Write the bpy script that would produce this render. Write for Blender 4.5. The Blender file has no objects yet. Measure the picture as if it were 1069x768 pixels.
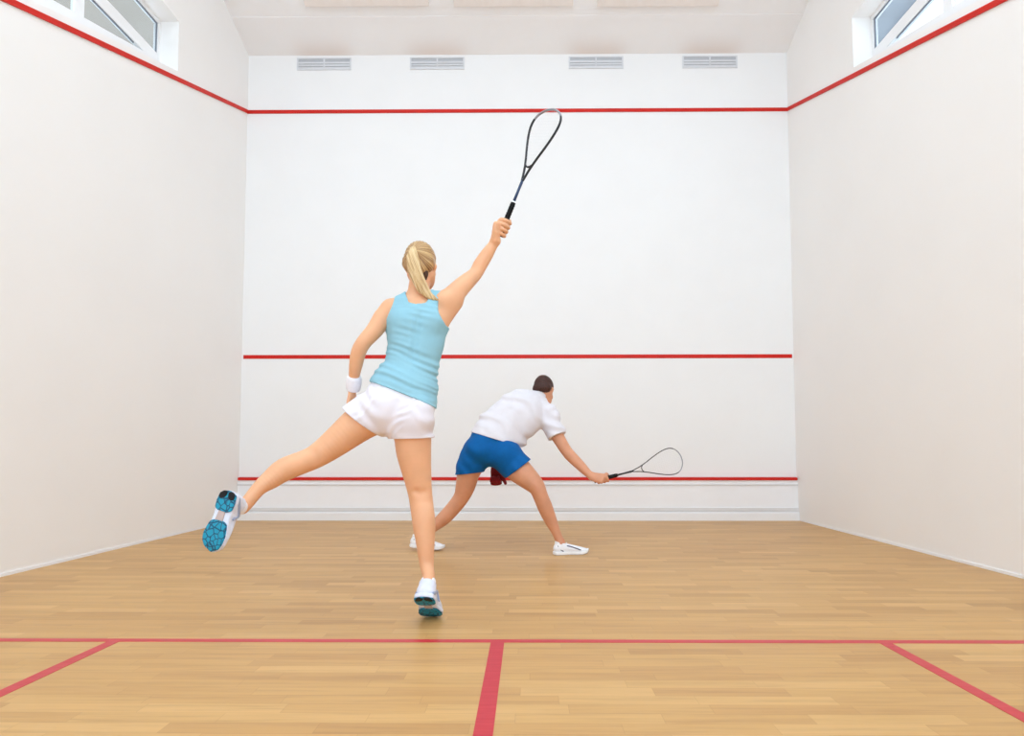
import bpy, bmesh, math, random
import numpy as np
from mathutils import Vector, Matrix

random.seed(4)
SC = bpy.context.scene
C = SC.collection
W, H = 1069, 768
# ---------------------------------------------------------------- camera
F_, PITCH, YAW, ROLL, SX, SY, CX, CZ, DEPTH = 622.50, .0507, -.0076, -.0004, 11.639, 54.389, .126, .7956, 6.867

def project(p):
    x0, y0, z0 = p[0]-CX, p[1], p[2]-CZ
    c, s = math.cos(YAW), math.sin(YAW)
    x = x0*c - y0*s; y = x0*s + y0*c
    c, s = math.cos(PITCH), math.sin(PITCH)
    d = y*c + z0*s; u = -y*s + z0*c
    px, py = x/d, -u/d
    c, s = math.cos(ROLL), math.sin(ROLL)
    return W/2+SX+F_*(px*c-py*s), H/2+SY+F_*(px*s+py*c)

def at(u, v, Y):
    """world point at depth Y (metres in front of the camera) seen at photo position u, v"""
    X, Z = 0., 1.
    for _ in range(6):
        a = project((X, Y, Z)); b = project((X+.01, Y, Z)); c = project((X, Y, Z+.01))
        J = np.array([[b[0]-a[0], c[0]-a[0]], [b[1]-a[1], c[1]-a[1]]])/.01
        d = np.linalg.solve(J, np.array([u-a[0], v-a[1]]))
        X += d[0]; Z += d[1]
    return np.array([X, Y, Z])

cam = bpy.data.cameras.new('camera'); camo = bpy.data.objects.new('camera', cam); C.objects.link(camo)
cam.sensor_fit = 'HORIZONTAL'; cam.sensor_width = 36; cam.lens = F_/W*36
cam.shift_x = -SX/W; cam.shift_y = SY/W
cam.clip_start = .05
camo.matrix_world = (Matrix.Translation((CX, 0, CZ)) @ Matrix.Rotation(-YAW, 4, 'Z') @
                     Matrix.Rotation(math.pi/2+PITCH, 4, 'X') @ Matrix.Rotation(ROLL, 4, 'Z'))
SC.camera = camo

# ---------------------------------------------------------------- materials
def lin(c):
    return tuple(((x/255)/12.92 if x/255 <= .04045 else ((x/255+.055)/1.055)**2.4) for x in c)

class NT:
    def __init__(s, name):
        s.m = bpy.data.materials.new(name); s.m.use_nodes = True
        s.t = s.m.node_tree; s.n = s.t.nodes; s.l = s.t.links
        s.b = s.n['Principled BSDF']; s.out = s.n['Material Output']
    def node(s, typ, **kw):
        n = s.n.new(typ)
        for k, v in kw.items():
            if k.startswith('i_'):
                key = k[2:]; key = int(key) if key.isdigit() else key.replace('_', ' ')
                s.set(n.inputs[key], v)
            else: setattr(n, k, v)
        return n
    def set(s, inp, v):
        if hasattr(v, 'is_output') or hasattr(v, 'links') and not isinstance(v, (int, float, tuple)): s.l.new(v, inp)
        else: inp.default_value = v
    def math(s, op, a, b=0.0, c=None):
        n = s.node('ShaderNodeMath', operation=op)
        s.set(n.inputs[0], a); s.set(n.inputs[1], b)
        if c is not None: s.set(n.inputs[2], c)
        return n.outputs[0]
    def ramp(s, fac, stops):
        n = s.node('ShaderNodeValToRGB'); s.l.new(fac, n.inputs[0])
        e = n.color_ramp.elements
        while len(e) < len(stops): e.new(.5)
        for i, (p, c) in enumerate(stops):
            e[i].position = p; e[i].color = (*c, 1)
        return n.outputs[0]
    def mix(s, fac, a, b, mode='MIX'):
        n = s.node('ShaderNodeMix', data_type='RGBA', blend_type=mode)
        s.set(n.inputs[0], fac)
        for k, v in ((6, a), (7, b)):
            if isinstance(v, tuple) and len(v) == 3: v = (*v, 1)
            s.set(n.inputs[k], v)
        return n.outputs[2]
    def obj(s):
        return s.node('ShaderNodeTexCoord').outputs['Object']
    def mapping(s, vec, scale=(1, 1, 1), rot=(0, 0, 0)):
        n = s.node('ShaderNodeMapping'); s.l.new(vec, n.inputs[0])
        n.inputs['Scale'].default_value = scale; n.inputs['Rotation'].default_value = rot
        return n.outputs[0]
    def noise(s, vec, scale, detail=3, rough=.5):
        n = s.node('ShaderNodeTexNoise'); s.l.new(vec, n.inputs['Vector'])
        n.inputs['Scale'].default_value = scale; n.inputs['Detail'].default_value = detail
        n.inputs['Roughness'].default_value = rough
        return n.outputs[0]
    def bump(s, h, strength=.3, dist=.01):
        n = s.node('ShaderNodeBump'); s.l.new(h, n.inputs['Height'])
        n.inputs['Strength'].default_value = strength; n.inputs['Distance'].default_value = dist
        s.l.new(n.outputs[0], s.b.inputs['Normal'])

def simple(name, rgb, rough=.6, var=.04, scale=20, spec=.3, metal=0, bump=0, bscale=200, sss=0):
    t = NT(name); o = t.obj()
    c = lin(rgb); lo = tuple(max(0, x*(1-var)) for x in c); hi = tuple(min(1, x*(1+var)) for x in c)
    t.l.new(t.ramp(t.noise(o, scale), [(.3, lo), (.7, hi)]), t.b.inputs['Base Color'])
    t.b.inputs['Roughness'].default_value = rough; t.b.inputs['Metallic'].default_value = metal
    t.b.inputs['Specular IOR Level'].default_value = spec
    if bump: t.bump(t.noise(o, bscale), bump, .002)
    if sss:
        t.b.inputs['Subsurface Weight'].default_value = sss
        t.b.inputs['Subsurface Radius'].default_value = (1, .35, .2)
        t.b.inputs['Subsurface Scale'].default_value = .012
    return t.m

M = {}
M['wall'] = simple('court_plaster', (243, 243, 243), .55, .008, 3, .25, bump=.05, bscale=60)
M['side'] = simple('side_plaster', (245, 243, 241), .6, .010, 1.5, .2, bump=.05, bscale=60)
M['ceil'] = None
M['white'] = simple('white_paint', (243, 243, 244), .5, .01, 4)
M['tin'] = simple('tin_white', (246, 246, 248), .4, .01, 4)
M['red'] = simple('red_court_line', (206, 32, 18), .5, .06, 8)
M['vent'] = simple('vent_enamel', (222, 224, 228), .5, .02)
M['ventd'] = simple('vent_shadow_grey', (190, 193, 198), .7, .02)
M['panel'] = simple('beige_panel', (238, 230, 224), .7, .02)
M['seam'] = simple('pale_grey_seam', (216, 214, 214), .6, .01)
M['seam_d'] = simple('grey_seam', (226, 225, 225), .6, .01)
M['gasket'] = simple('window_gasket', (124, 130, 140), .6, .02)
M['skin_w'] = simple('skin_fair', (230, 174, 134), .45, .05, 9, .35, sss=.15)
M['skin_m'] = simple('skin_tanned', (214, 152, 118), .48, .07, 11, .35, sss=.15)
M['tank'] = simple('aqua_jersey', (146, 194, 210), .8, .02, 30, .2, bump=.1, bscale=500)
M['shorts_w'] = simple('white_cotton', (232, 228, 236), .8, .015, 30, .2, bump=.1, bscale=400)
M['polo'] = simple('white_pique', (228, 225, 231), .8, .015, 30, .2, bump=.15, bscale=400)
M['blue'] = simple('blue_twill', (0, 92, 160), .75, .06, 40, .2, bump=.1, bscale=400)
M['towel'] = simple('white_terry', (240, 240, 248), .95, .03, 80, .1, bump=.6, bscale=250)
M['shoe'] = simple('silver_white_mesh', (222, 226, 240), .6, .04, 60, .3)
M['shoe_grey'] = simple('silver_overlay', (158, 170, 196), .45, .04, 60, .4)
M['shoe_m'] = simple('white_leather', (240, 241, 246), .45, .02, 30, .4)
M['rubber_k'] = simple('black_rubber', (16, 14, 18), .5, .1)
M['grey'] = simple('shank_grey', (190, 170, 165), .4, .05)
M['stripe'] = simple('charcoal_trim', (92, 92, 108), .5, .05)
M['hand_shell'] = simple('dark_red_shell', (128, 18, 24), .8, .15, 60)
M['frame_k'] = simple('black_graphite', (26, 26, 32), .3, .1, 10, .5)
M['frame_g'] = simple('silver_graphite', (150, 152, 160), .3, .05, 10, .5, metal=.4)
M['frame_n'] = simple('navy_graphite', (38, 62, 98), .3, .05, 10, .5)
M['grip'] = simple('black_grip_tape', (12, 11, 12), .8, .2, 80)
M['string'] = simple('pale_string', (225, 225, 228), .5, .02)
M['eye'] = simple('eye_white', (235, 235, 235), .2, .01)
M['iris'] = simple('iris_brown', (58, 40, 30), .2, .02)
M['brow'] = simple('brow_brown', (92, 64, 44), .7, .05)
M['build'] = simple('grey_brown_render', (160, 150, 139), .9, .06, .8)
M['soffit'] = simple('blue_grey_soffit', (150, 155, 162), .8, .04, 2)

def teal_mat():
    t = NT('teal_outsole'); o = t.obj()
    v = t.node('ShaderNodeTexVoronoi', feature='DISTANCE_TO_EDGE'); t.l.new(o, v.inputs['Vector'])
    v.inputs['Scale'].default_value = 42
    col = t.ramp(v.outputs['Distance'], [(.03, lin((0, 70, 100))), (.12, lin((0, 146, 178)))])
    t.l.new(col, t.b.inputs['Base Color']); t.b.inputs['Roughness'].default_value = .5
    t.bump(t.ramp(v.outputs['Distance'], [(.02, (0, 0, 0)), (.12, (1, 1, 1))]), .5, .003)
    return t.m
M['teal'] = teal_mat()

def hair_mat(name, stops, sc, streak=(1, 1, .12), rough=.4):
    t = NT(name); o = t.obj()
    n = t.noise(t.mapping(o, streak), sc, 4, .6)
    t.l.new(t.ramp(n, stops), t.b.inputs['Base Color'])
    t.b.inputs['Roughness'].default_value = rough; t.b.inputs['Specular IOR Level'].default_value = .4
    t.bump(n, .5, .004)
    return t.m
def strand_mat(name, stops, root=None, k=14., rough=.38):
    """strands that run away from the hair tie (root), or down a tail"""
    t = NT(name); o = t.obj()
    sep = t.node('ShaderNodeSeparateXYZ'); t.l.new(o, sep.inputs[0]); x, y, z = sep.outputs
    cmb = t.node('ShaderNodeCombineXYZ')
    if root is not None:
        dx = t.math('SUBTRACT', x, root[0]); dz = t.math('SUBTRACT', z, root[2])
        t.l.new(t.math('MULTIPLY', t.math('ARCTAN2', dx, dz), k), cmb.inputs[0])
        t.l.new(t.math('MULTIPLY', y, 6), cmb.inputs[1])
    else:
        t.l.new(t.math('MULTIPLY', t.math('ADD', x, t.math('MULTIPLY', z, .42)), 190), cmb.inputs[0])
        t.l.new(t.math('MULTIPLY', z, 9), cmb.inputs[1]); t.l.new(t.math('MULTIPLY', y, 40), cmb.inputs[2])
    n = t.noise(cmb.outputs[0], 1.0, 4, .6)
    t.l.new(t.ramp(n, stops), t.b.inputs['Base Color'])
    t.b.inputs['Roughness'].default_value = rough; t.b.inputs['Specular IOR Level'].default_value = .4
    t.bump(n, .4, .004)
    return t.m
M['blonde'] = strand_mat('blonde_hair', [(.3, lin((168, 128, 84))), (.5, lin((214, 182, 132))), (.68, lin((238, 216, 174)))])
M['brown'] = hair_mat('dark_brown_hair', [(.3, lin((26, 13, 11))), (.7, lin((84, 44, 32)))], 160, (1, 1, .3), .55)

def ceil_mat():
    t = NT('ceiling_paint'); o = t.obj()
    n = t.noise(o, 2)
    base = t.ramp(n, [(.3, lin((242, 241, 241))), (.7, lin((245, 244, 244)))])
    # soot marks above the four vents: stains with a shape of their own
    sep = t.node('ShaderNodeSeparateXYZ'); t.l.new(o, sep.inputs[0])
    x, y = sep.outputs[0], sep.outputs[1]
    tot = None
    for vx in VENTS:
        dx = t.math('DIVIDE', t.math('SUBTRACT', x, vx), .36)
        dy = t.math('DIVIDE', t.math('SUBTRACT', y, DEPTH), .16)
        d2 = t.math('ADD', t.math('POWER', t.math('ABSOLUTE', dx), 4), t.math('POWER', t.math('ABSOLUTE', dy), 2))
        g = t.math('EXPONENT', t.math('MULTIPLY', d2, -1.2))
        tot = g if tot is None else t.math('ADD', tot, g)
    col = t.mix(t.math('MULTIPLY', tot, .4), base, lin((222, 196, 178)))
    t.l.new(col, t.b.inputs['Base Color']); t.b.inputs['Roughness'].default_value = .8
    return t.m
VENTS = (-2.296, -.947, .94, 2.29)
M['ceil'] = ceil_mat()

def floor_mat():
    t = NT('oak_strip_floor'); o = t.obj()
    sep = t.node('ShaderNodeSeparateXYZ'); t.l.new(o, sep.inputs[0])
    x, y = sep.outputs[0], sep.outputs[1]
    rw, L = .066, .44
    yr = t.math('DIVIDE', y, rw); row = t.math('FLOOR', yr)
    wn = t.node('ShaderNodeTexWhiteNoise', noise_dimensions='1D'); t.l.new(row, wn.inputs['W'])
    xr = t.math('ADD', t.math('DIVIDE', x, L), t.math('MULTIPLY', wn.outputs[0], 7.3)); xi = t.math('FLOOR', xr)
    cmb = t.node('ShaderNodeCombineXYZ'); t.l.new(row, cmb.inputs[0]); t.l.new(xi, cmb.inputs[1])
    w2 = t.node('ShaderNodeTexWhiteNoise', noise_dimensions='2D'); t.l.new(cmb.outputs[0], w2.inputs['Vector'])
    idc = w2.outputs[0]
    tone = t.ramp(idc, [(0, lin((190, 145, 90))), (.2, lin((199, 154, 97))), (.8, lin((204, 160, 101))), (1, lin((212, 169, 110)))])
    # grain: noise stretched along the strips, shifted per strip
    cmb2 = t.node('ShaderNodeCombineXYZ')
    t.l.new(t.math('ADD', t.math('MULTIPLY', x, 2.2), t.math('MULTIPLY', idc, 37)), cmb2.inputs[0])
    t.l.new(t.math('MULTIPLY', y, 42), cmb2.inputs[1])
    g = t.noise(cmb2.outputs[0], 1.0, 5, .6)
    gr = t.ramp(g, [(.28, (.70, .64, .56)), (.48, (.96, .95, .94)), (.75, (1.06, 1.06, 1.05))])
    col = t.mix(.55, tone, gr, 'MULTIPLY')
    cmb3 = t.node('ShaderNodeCombineXYZ'); t.l.new(t.math('MULTIPLY', x, 1.1), cmb3.inputs[0]); t.l.new(t.math('MULTIPLY', y, 17), cmb3.inputs[1])
    st = t.ramp(t.noise(cmb3.outputs[0], 1.0, 6, .7), [(.3, (.86, .82, .76)), (.5, (1, 1, 1)), (.7, (1.08, 1.08, 1.07))])
    col = t.mix(.75, col, st, 'MULTIPLY')
    # large slow variation
    big = t.ramp(t.noise(t.mapping(o, (.35, 1.6, 1)), 1.3, 2), [(.3, (.93, .91, .88)), (.7, (1.03, 1.03, 1.03))])
    col = t.mix(.8, col, big, 'MULTIPLY')
    # joints
    fy = t.math('FRACT', yr); ey = t.math('MINIMUM', fy, t.math('SUBTRACT', 1, fy))
    fx = t.math('FRACT', xr); ex = t.math('MINIMUM', fx, t.math('SUBTRACT', 1, fx))
    ln = t.math('MAXIMUM', t.math('LESS_THAN', ey, .022), t.math('LESS_THAN', ex, .0028))
    col = t.mix(t.math('MULTIPLY', ln, .2), col, lin((140, 96, 56)))
    t.l.new(col, t.b.inputs['Base Color'])
    t.l.new(t.math('ADD', .32, t.math('MULTIPLY', g, .16)), t.b.inputs['Roughness'])
    t.b.inputs['Specular IOR Level'].default_value = .35
    t.bump(t.math('SUBTRACT', g, t.math('MULTIPLY', ln, .5)), .06, .002)
    return t.m
M['floor'] = floor_mat()

def line_floor_mat():
    t = NT('red_floor_tape'); o = t.obj()
    n = t.noise(t.mapping(o, (3, 30, 1)), 2, 3)
    t.l.new(t.ramp(n, [(.3, lin((190, 36, 50))), (.7, lin((202, 54, 64)))]), t.b.inputs['Base Color'])
    t.b.inputs['Roughness'].default_value = .35; t.b.inputs['Specular IOR Level'].default_value = .35
    return t.m
M['floorline'] = line_floor_mat()

def glass_mat():
    t = NT('window_glass')
    t.n.remove(t.b)
    tr = t.node('ShaderNodeBsdfTransparent'); tr.inputs[0].default_value = (.93, .95, .96, 1)
    gl = t.node('ShaderNodeBsdfGlossy'); gl.inputs['Roughness'].default_value = .02
    fr = t.node('ShaderNodeLayerWeight')
    fc = t.math('ADD', .04, t.math('MULTIPLY', .5, t.math('POWER', fr.outputs['Facing'], 5)))
    mx = t.node('ShaderNodeMixShader'); t.l.new(fc, mx.inputs[0])
    t.l.new(tr.outputs[0], mx.inputs[1]); t.l.new(gl.outputs[0], mx.inputs[2]); t.l.new(mx.outputs[0], t.out.inputs[0])
    return t.m
M['glass'] = glass_mat()

# ---------------------------------------------------------------- object helpers
def link(name, me, mat=None, parent=None, smooth=False):
    o = bpy.data.objects.new(name, me); C.objects.link(o)
    if mat is not None: me.materials.append(mat)
    if smooth:
        for p in me.polygons: p.use_smooth = True
    if parent is not None: o.parent = parent
    return o

def from_bm(name, bm, mat, parent=None, smooth=False):
    me = bpy.data.meshes.new(name); bmesh.ops.recalc_face_normals(bm, faces=bm.faces); bm.to_mesh(me); bm.free()
    return link(name, me, mat, parent, smooth)

def box(bm, x0, x1, y0, y1, z0, z1):
    vs = [bm.verts.new((x, y, z)) for x in (x0, x1) for y in (y0, y1) for z in (z0, z1)]
    for f in ((0,1,3,2),(4,6,7,5),(0,4,5,1),(2,3,7,6),(0,2,6,4),(1,5,7,3)): bm.faces.new([vs[i] for i in f])

def prism_x(bm, poly, x0, x1):
    """polygon in (y, z), extruded along x"""
    a = [bm.verts.new((x0, y, z)) for y, z in poly]; b = [bm.verts.new((x1, y, z)) for y, z in poly]
    bm.faces.new(a); bm.faces.new(b[::-1]); n = len(poly)
    for i in range(n): bm.faces.new((a[i], b[i], b[(i+1) % n], a[(i+1) % n]))

def prism_z(bm, poly, z0, z1):
    a = [bm.verts.new((x, y, z0)) for x, y in poly]; b = [bm.verts.new((x, y, z1)) for x, y in poly]
    bm.faces.new(a); bm.faces.new(b[::-1]); n = len(poly)
    for i in range(n): bm.faces.new((a[i], b[i], b[(i+1) % n], a[(i+1) % n]))

def struct(o): o['kind'] = 'structure'; return o
def thing(name, label, cat, loc=(0, 0, 0), group=None):
    o = bpy.data.objects.new(name, None); C.objects.link(o); o.location = loc
    o.empty_display_size = .1
    tag(o, label, cat, group); return o
def tag(o, label, cat, group=None):
    o['label'] = label; o['category'] = cat
    if group: o['group'] = group
    return o

# ---------------------------------------------------------------- the court
HW, BACK = 3.2, -2.9
OUT, SLOPE = 4.8095, .3547          # out line on the front wall, fall of the side out lines
CEIL0, CSL = 5.50, .36
def zc(y): return CEIL0 + CSL*(DEPTH-y)
def zo(y): return OUT - SLOPE*(DEPTH-y)
def gap(y): return zo(y) + .085     # foot of the window openings

bm = bmesh.new(); box(bm, -HW-.3, HW+.3, BACK, DEPTH+.3, -.2, 0); struct(from_bm('floor', bm, M['floor']))
bm = bmesh.new(); box(bm, -HW-.3, HW+.3, DEPTH, DEPTH+.25, 0, 6.2); struct(from_bm('wall_front', bm, M['wall']))
bm = bmesh.new(); prism_x(bm, [(DEPTH+.25, zc(DEPTH+.25)), (BACK, zc(BACK)), (BACK, zc(BACK)+.2), (DEPTH+.25, zc(DEPTH+.25)+.2)], -HW-.3, HW+.3)
struct(from_bm('ceiling', bm, M['ceil']))
WY0, WY1, WT = 1.2, 5.47, 4.885      # window opening: near end, far end, head
for s, side in ((-1, 'left'), (1, 'right')):
    bm = bmesh.new(); a, b = s*HW, s*(HW+.228)
    prism_x(bm, [(BACK, 0), (DEPTH, 0), (DEPTH, gap(DEPTH)), (WY1, gap(WY1)), (WY0, gap(WY0)), (BACK, gap(BACK))], a, b)
    prism_x(bm, [(WY1, gap(WY1)), (DEPTH, gap(DEPTH)), (DEPTH, zc(DEPTH)), (WY1, zc(WY1))], a, b)
    prism_x(bm, [(BACK, gap(BACK)), (WY0, gap(WY0)), (WY0, zc(WY0)), (BACK, zc(BACK))], a, b)
    prism_x(bm, [(WY0, WT), (WY1, WT), (WY1, zc(WY1)), (WY0, zc(WY0))], a, b)
    struct(from_bm('wall_'+side, bm, M['side']))
    # narrow white base strip
    bm = bmesh.new(); box(bm, s*HW, s*(HW-.006), BACK, DEPTH, 0, .02); struct(from_bm('baseboard_'+side, bm, M['white']))

# painted / beaded red lines
tn = [0]
def trim(bm, mat):
    tn[0] += 1; return struct(from_bm('trim_%d' % tn[0], bm, mat))
lw = .021
bm = bmesh.new(); box(bm, -HW, HW, DEPTH-.010, DEPTH, OUT-.020, OUT+.020); trim(bm, M['red'])
for s in (-1, 1):
    bm = bmesh.new(); prism_x(bm, [(DEPTH-.014, zo(DEPTH)-lw), (DEPTH-.014, zo(DEPTH)+lw), (BACK, zo(BACK)+lw), (BACK, zo(BACK)-lw)], s*HW, s*(HW-.012)); trim(bm, M['red'])
bm = bmesh.new(); box(bm, -HW+.02, HW-.02, DEPTH-.004, DEPTH, 1.8816-.022, 1.8816+.022); trim(bm, M['red'])
ys = DEPTH-4.3285
bm = bmesh.new(); box(bm, -HW, HW, ys-.022, ys+.016, 0, .0012); trim(bm, M['floorline'])
bm = bmesh.new(); box(bm, -.028, .028, BACK, ys-.0221, 0, .0012); trim(bm, M['floorline'])
for s in (-1, 1):
    bm = bmesh.new(); xa = s*1.6034
    prism_z(bm, [(xa-.027, ys-.0221), (xa+.027, ys-.0221), (xa+.027, ys-1.63), (s*HW, ys-1.63), (s*HW, ys-1.576), (xa-.027, ys-1.576)] if s > 0 else
            [(xa+.027, ys-.0221), (xa-.027, ys-.0221), (xa-.027, ys-1.63), (s*HW, ys-1.63), (s*HW, ys-1.576), (xa+.027, ys-1.576)], 0, .0012) if False else box(bm, xa-.025, xa+.025, ys-1.63, ys-.0221, 0, .0012)
    trim(bm, M['floorline'])
    bm = bmesh.new(); x0, x1 = sorted((xa+s*.0251, s*HW)); box(bm, x0, x1, ys-1.63, ys-1.58, 0, .0012); trim(bm, M['floorline'])
# ceiling joint ridge
def on_ceiling(u, v):
    lo, hi = .5, DEPTH
    for _ in range(50):
        m = (lo+hi)/2; p = at(u, v, m)
        if p[2] > zc(m): hi = m
        else: lo = m
    return at(u, v, lo)
yr_ = on_ceiling(540, 19)[1]
bm = bmesh.new(); prism_x(bm, [(yr_-.03, zc(yr_-.03)), (yr_+.03, zc(yr_+.03)), (yr_+.028, zc(yr_+.028)-.004), (yr_-.028, zc(yr_-.028)-.004)], -HW, HW); trim(bm, M['ceil'])

# tin (the playing board at the foot of the front wall)
tin = thing('tin_board', 'white metal tin board along the foot of the front wall with a red top strip', 'board', (0, DEPTH, 0))
def lp(bm_, name, mat, par, off):
    o = from_bm(name, bm_, mat, par); o.data.transform(Matrix.Translation(-Vector(off))); return o
bm = bmesh.new(); box(bm, -HW, HW, DEPTH-.03, DEPTH, .0, .455); lp(bm, 'board', M['tin'], tin, (0, DEPTH, 0))
bm = bmesh.new(); prism_x(bm, [(DEPTH, .4555), (DEPTH-.045, .4555), (DEPTH-.045, .485), (DEPTH, .490)], -HW+.01, HW-.01); lp(bm, 'top_strip', M['red'], tin, (0, DEPTH, 0))
bm = bmesh.new(); box(bm, -HW, HW, DEPTH-.038, DEPTH-.03, .395, .410); lp(bm, 'upper_bead', M['seam'], tin, (0, DEPTH, 0))
bm = bmesh.new(); prism_x(bm, [(DEPTH-.03, .0), (DEPTH-.06, .0), (DEPTH-.06, .085), (DEPTH-.03, .104)], -HW, HW); lp(bm, 'foot_rail', M['white'], tin, (0, DEPTH, 0))
bm = bmesh.new(); box(bm, -HW, HW, DEPTH-.045, DEPTH-.03, .105, .145); lp(bm, 'rail_seam', M['seam_d'], tin, (0, DEPTH, 0))

# vents on the front wall
vl = ('leftmost white double wall vent high on the front wall under the ceiling',
      'second white double wall vent from the left, high on the front wall',
      "third white double wall vent from the left, just right of the raised racket's tip",
      'rightmost white double wall vent high on the front wall under the ceiling')
for vx, lab in zip(VENTS, vl):
    v = thing('air_vent', lab, 'vent', (vx, DEPTH, 5.335), 'air vents on the front wall')
    bm = bmesh.new(); y0, y1 = -.012, 0
    z0, z1 = -.005, .118
    for a in (-.324, -.008, .308): box(bm, a, a+.016, y0, y1, z0, z1)
    box(bm, -.324, .324, y0, y1, z0-.012, z0); box(bm, -.324, .324, y0, y1, z1, z1+.012)
    from_bm('frame', bm, M['vent'], v)
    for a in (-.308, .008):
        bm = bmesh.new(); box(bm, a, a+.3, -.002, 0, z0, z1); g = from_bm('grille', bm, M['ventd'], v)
        for k in range(3):
            bm = bmesh.new(); zz = z0+.002+k*.031
            prism_x(bm, [(-.011, zz), (-.009, zz-.002), (-.003, zz+.022), (-.005, zz+.024)], a, a+.3); from_bm('slat', bm, M['vent'], g)

# beige panels on the ceiling
for (u0, u1), lab in zip(((319, 448), (474, 598), (623, 749)), ('beige ceiling panel at the left, its far edge at the top of the photo',
        'beige ceiling panel in the middle, its far edge at the top of the photo', 'beige ceiling panel at the right, its far edge at the top of the photo')):
    p0, p1 = on_ceiling(u0, 4), on_ceiling(u1, 4)
    y1 = p0[1]; y0 = y1-.6
    bm = bmesh.new(); x0, x1 = p0[0], p1[0]
    poly = [(y1, 0), (y0, zc(y0)-zc(y1)), (y0+.01, zc(y0)-zc(y1)-.045), (y1-.01, -.045)]
    prism_x(bm, poly, x0-(x0+x1)/2, x1-(x0+x1)/2)
    o = from_bm('ceiling_panel', bm, M['panel']); o.location = ((x0+x1)/2, 0, zc(y1)); 
    md = o.modifiers.new('bevel', 'BEVEL'); md.width = .006; md.segments = 2
    tag(o, lab, 'panel', 'beige ceiling panels')

# windows high in the side walls
for idx, s in ((1, -1), (2, 1)):
    xf0, xf1 = s*(HW+.175), s*(HW+.225)
    y0, y1 = WY0, WY1
    sill = lambda y: 4.50 - .31*(5.45-y)
    bm = bmesh.new()
    prism_x(bm, [(y1, gap(y1)-.02), (y1, WT), (y1-.03, WT), (y1-.03, gap(y1)-.05)], xf0+s*.002, xf1-s*.002)
    prism_x(bm, [(y0, gap(y0)-.02), (y0, WT), (y0+.05, WT), (y0+.05, gap(y0)-.02)], xf0+s*.002, xf1-s*.002)
    prism_x(bm, [(y0, WT), (y1, WT), (y1, WT-.035), (y0, WT-.035)], xf0, xf1)
    prism_x(bm, [(y0, gap(y0)-.03), (y1, gap(y1)-.03), (y1, sill(y1)), (y0, sill(y0))], xf0, xf1)
    fr = struct(from_bm('window_%d' % idx, bm, M['white']))
    bm = bmesh.new(); box(bm, *sorted((xf0+s*.004, xf1-s*.004)), y0+.01, y1-.01, 4.44, 4.55); from_bm('transom', bm, M['white'], fr)
    for yy in (4.43, 3.35, 2.27):
        bm = bmesh.new(); box(bm, *sorted((xf0+s*.007, xf1-s*.007)), yy, yy+.095, sill(yy)-.05, WT-.02); from_bm('mullion', bm, M['white'], fr)
    bm = bmesh.new(); xm = s*(HW+.20)
    prism_x(bm, [(y0+.02, gap(y0)), (y1-.01, gap(y1)), (y1-.01, WT-.01), (y0+.02, WT-.01)], xm-.003, xm+.003); from_bm('glass', bm, M['glass'], fr)
    bm = bmesh.new(); g0, g1 = sorted((xm-s*.012, xm-s*.0031))
    box(bm, g0, g1, y1-.042, y1-.029, 4.545, WT-.034); box(bm, g0, g1, y0+.03, y1-.043, WT-.047, WT-.034)
    box(bm, g0, g1, y0+.03, 5.12, 4.428, 4.441)
    from_bm('gasket', bm, M['gasket'], fr)

# what stands outside the windows
bm = bmesh.new(); box(bm, -9.6, -9, -6, 48, 0, 19); box(bm, -9, -8.9, -6, 48, 12.4, 12.7)
o = from_bm('neighbouring_building', bm, M['build']); tag(o, 'plain grey-brown building seen through the left window', 'building')
bm = bmesh.new(); prism_x(bm, [(-3, 5.45), (9, 5.45), (9, 5.6), (-3, 5.6)], 3.5, 4.25); box(bm, 4.2, 4.25, -3, 9, 5.35, 5.6)
o = from_bm('roof_eaves', bm, M['soffit']); tag(o, 'blue-grey roof eaves outside the right window', 'roof')

# ---------------------------------------------------------------- implicit body modelling
def nrm(v):
    v = np.asarray(v, float); return v/max(1e-9, np.linalg.norm(v))
A = lambda *a: np.array(a, float)

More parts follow.
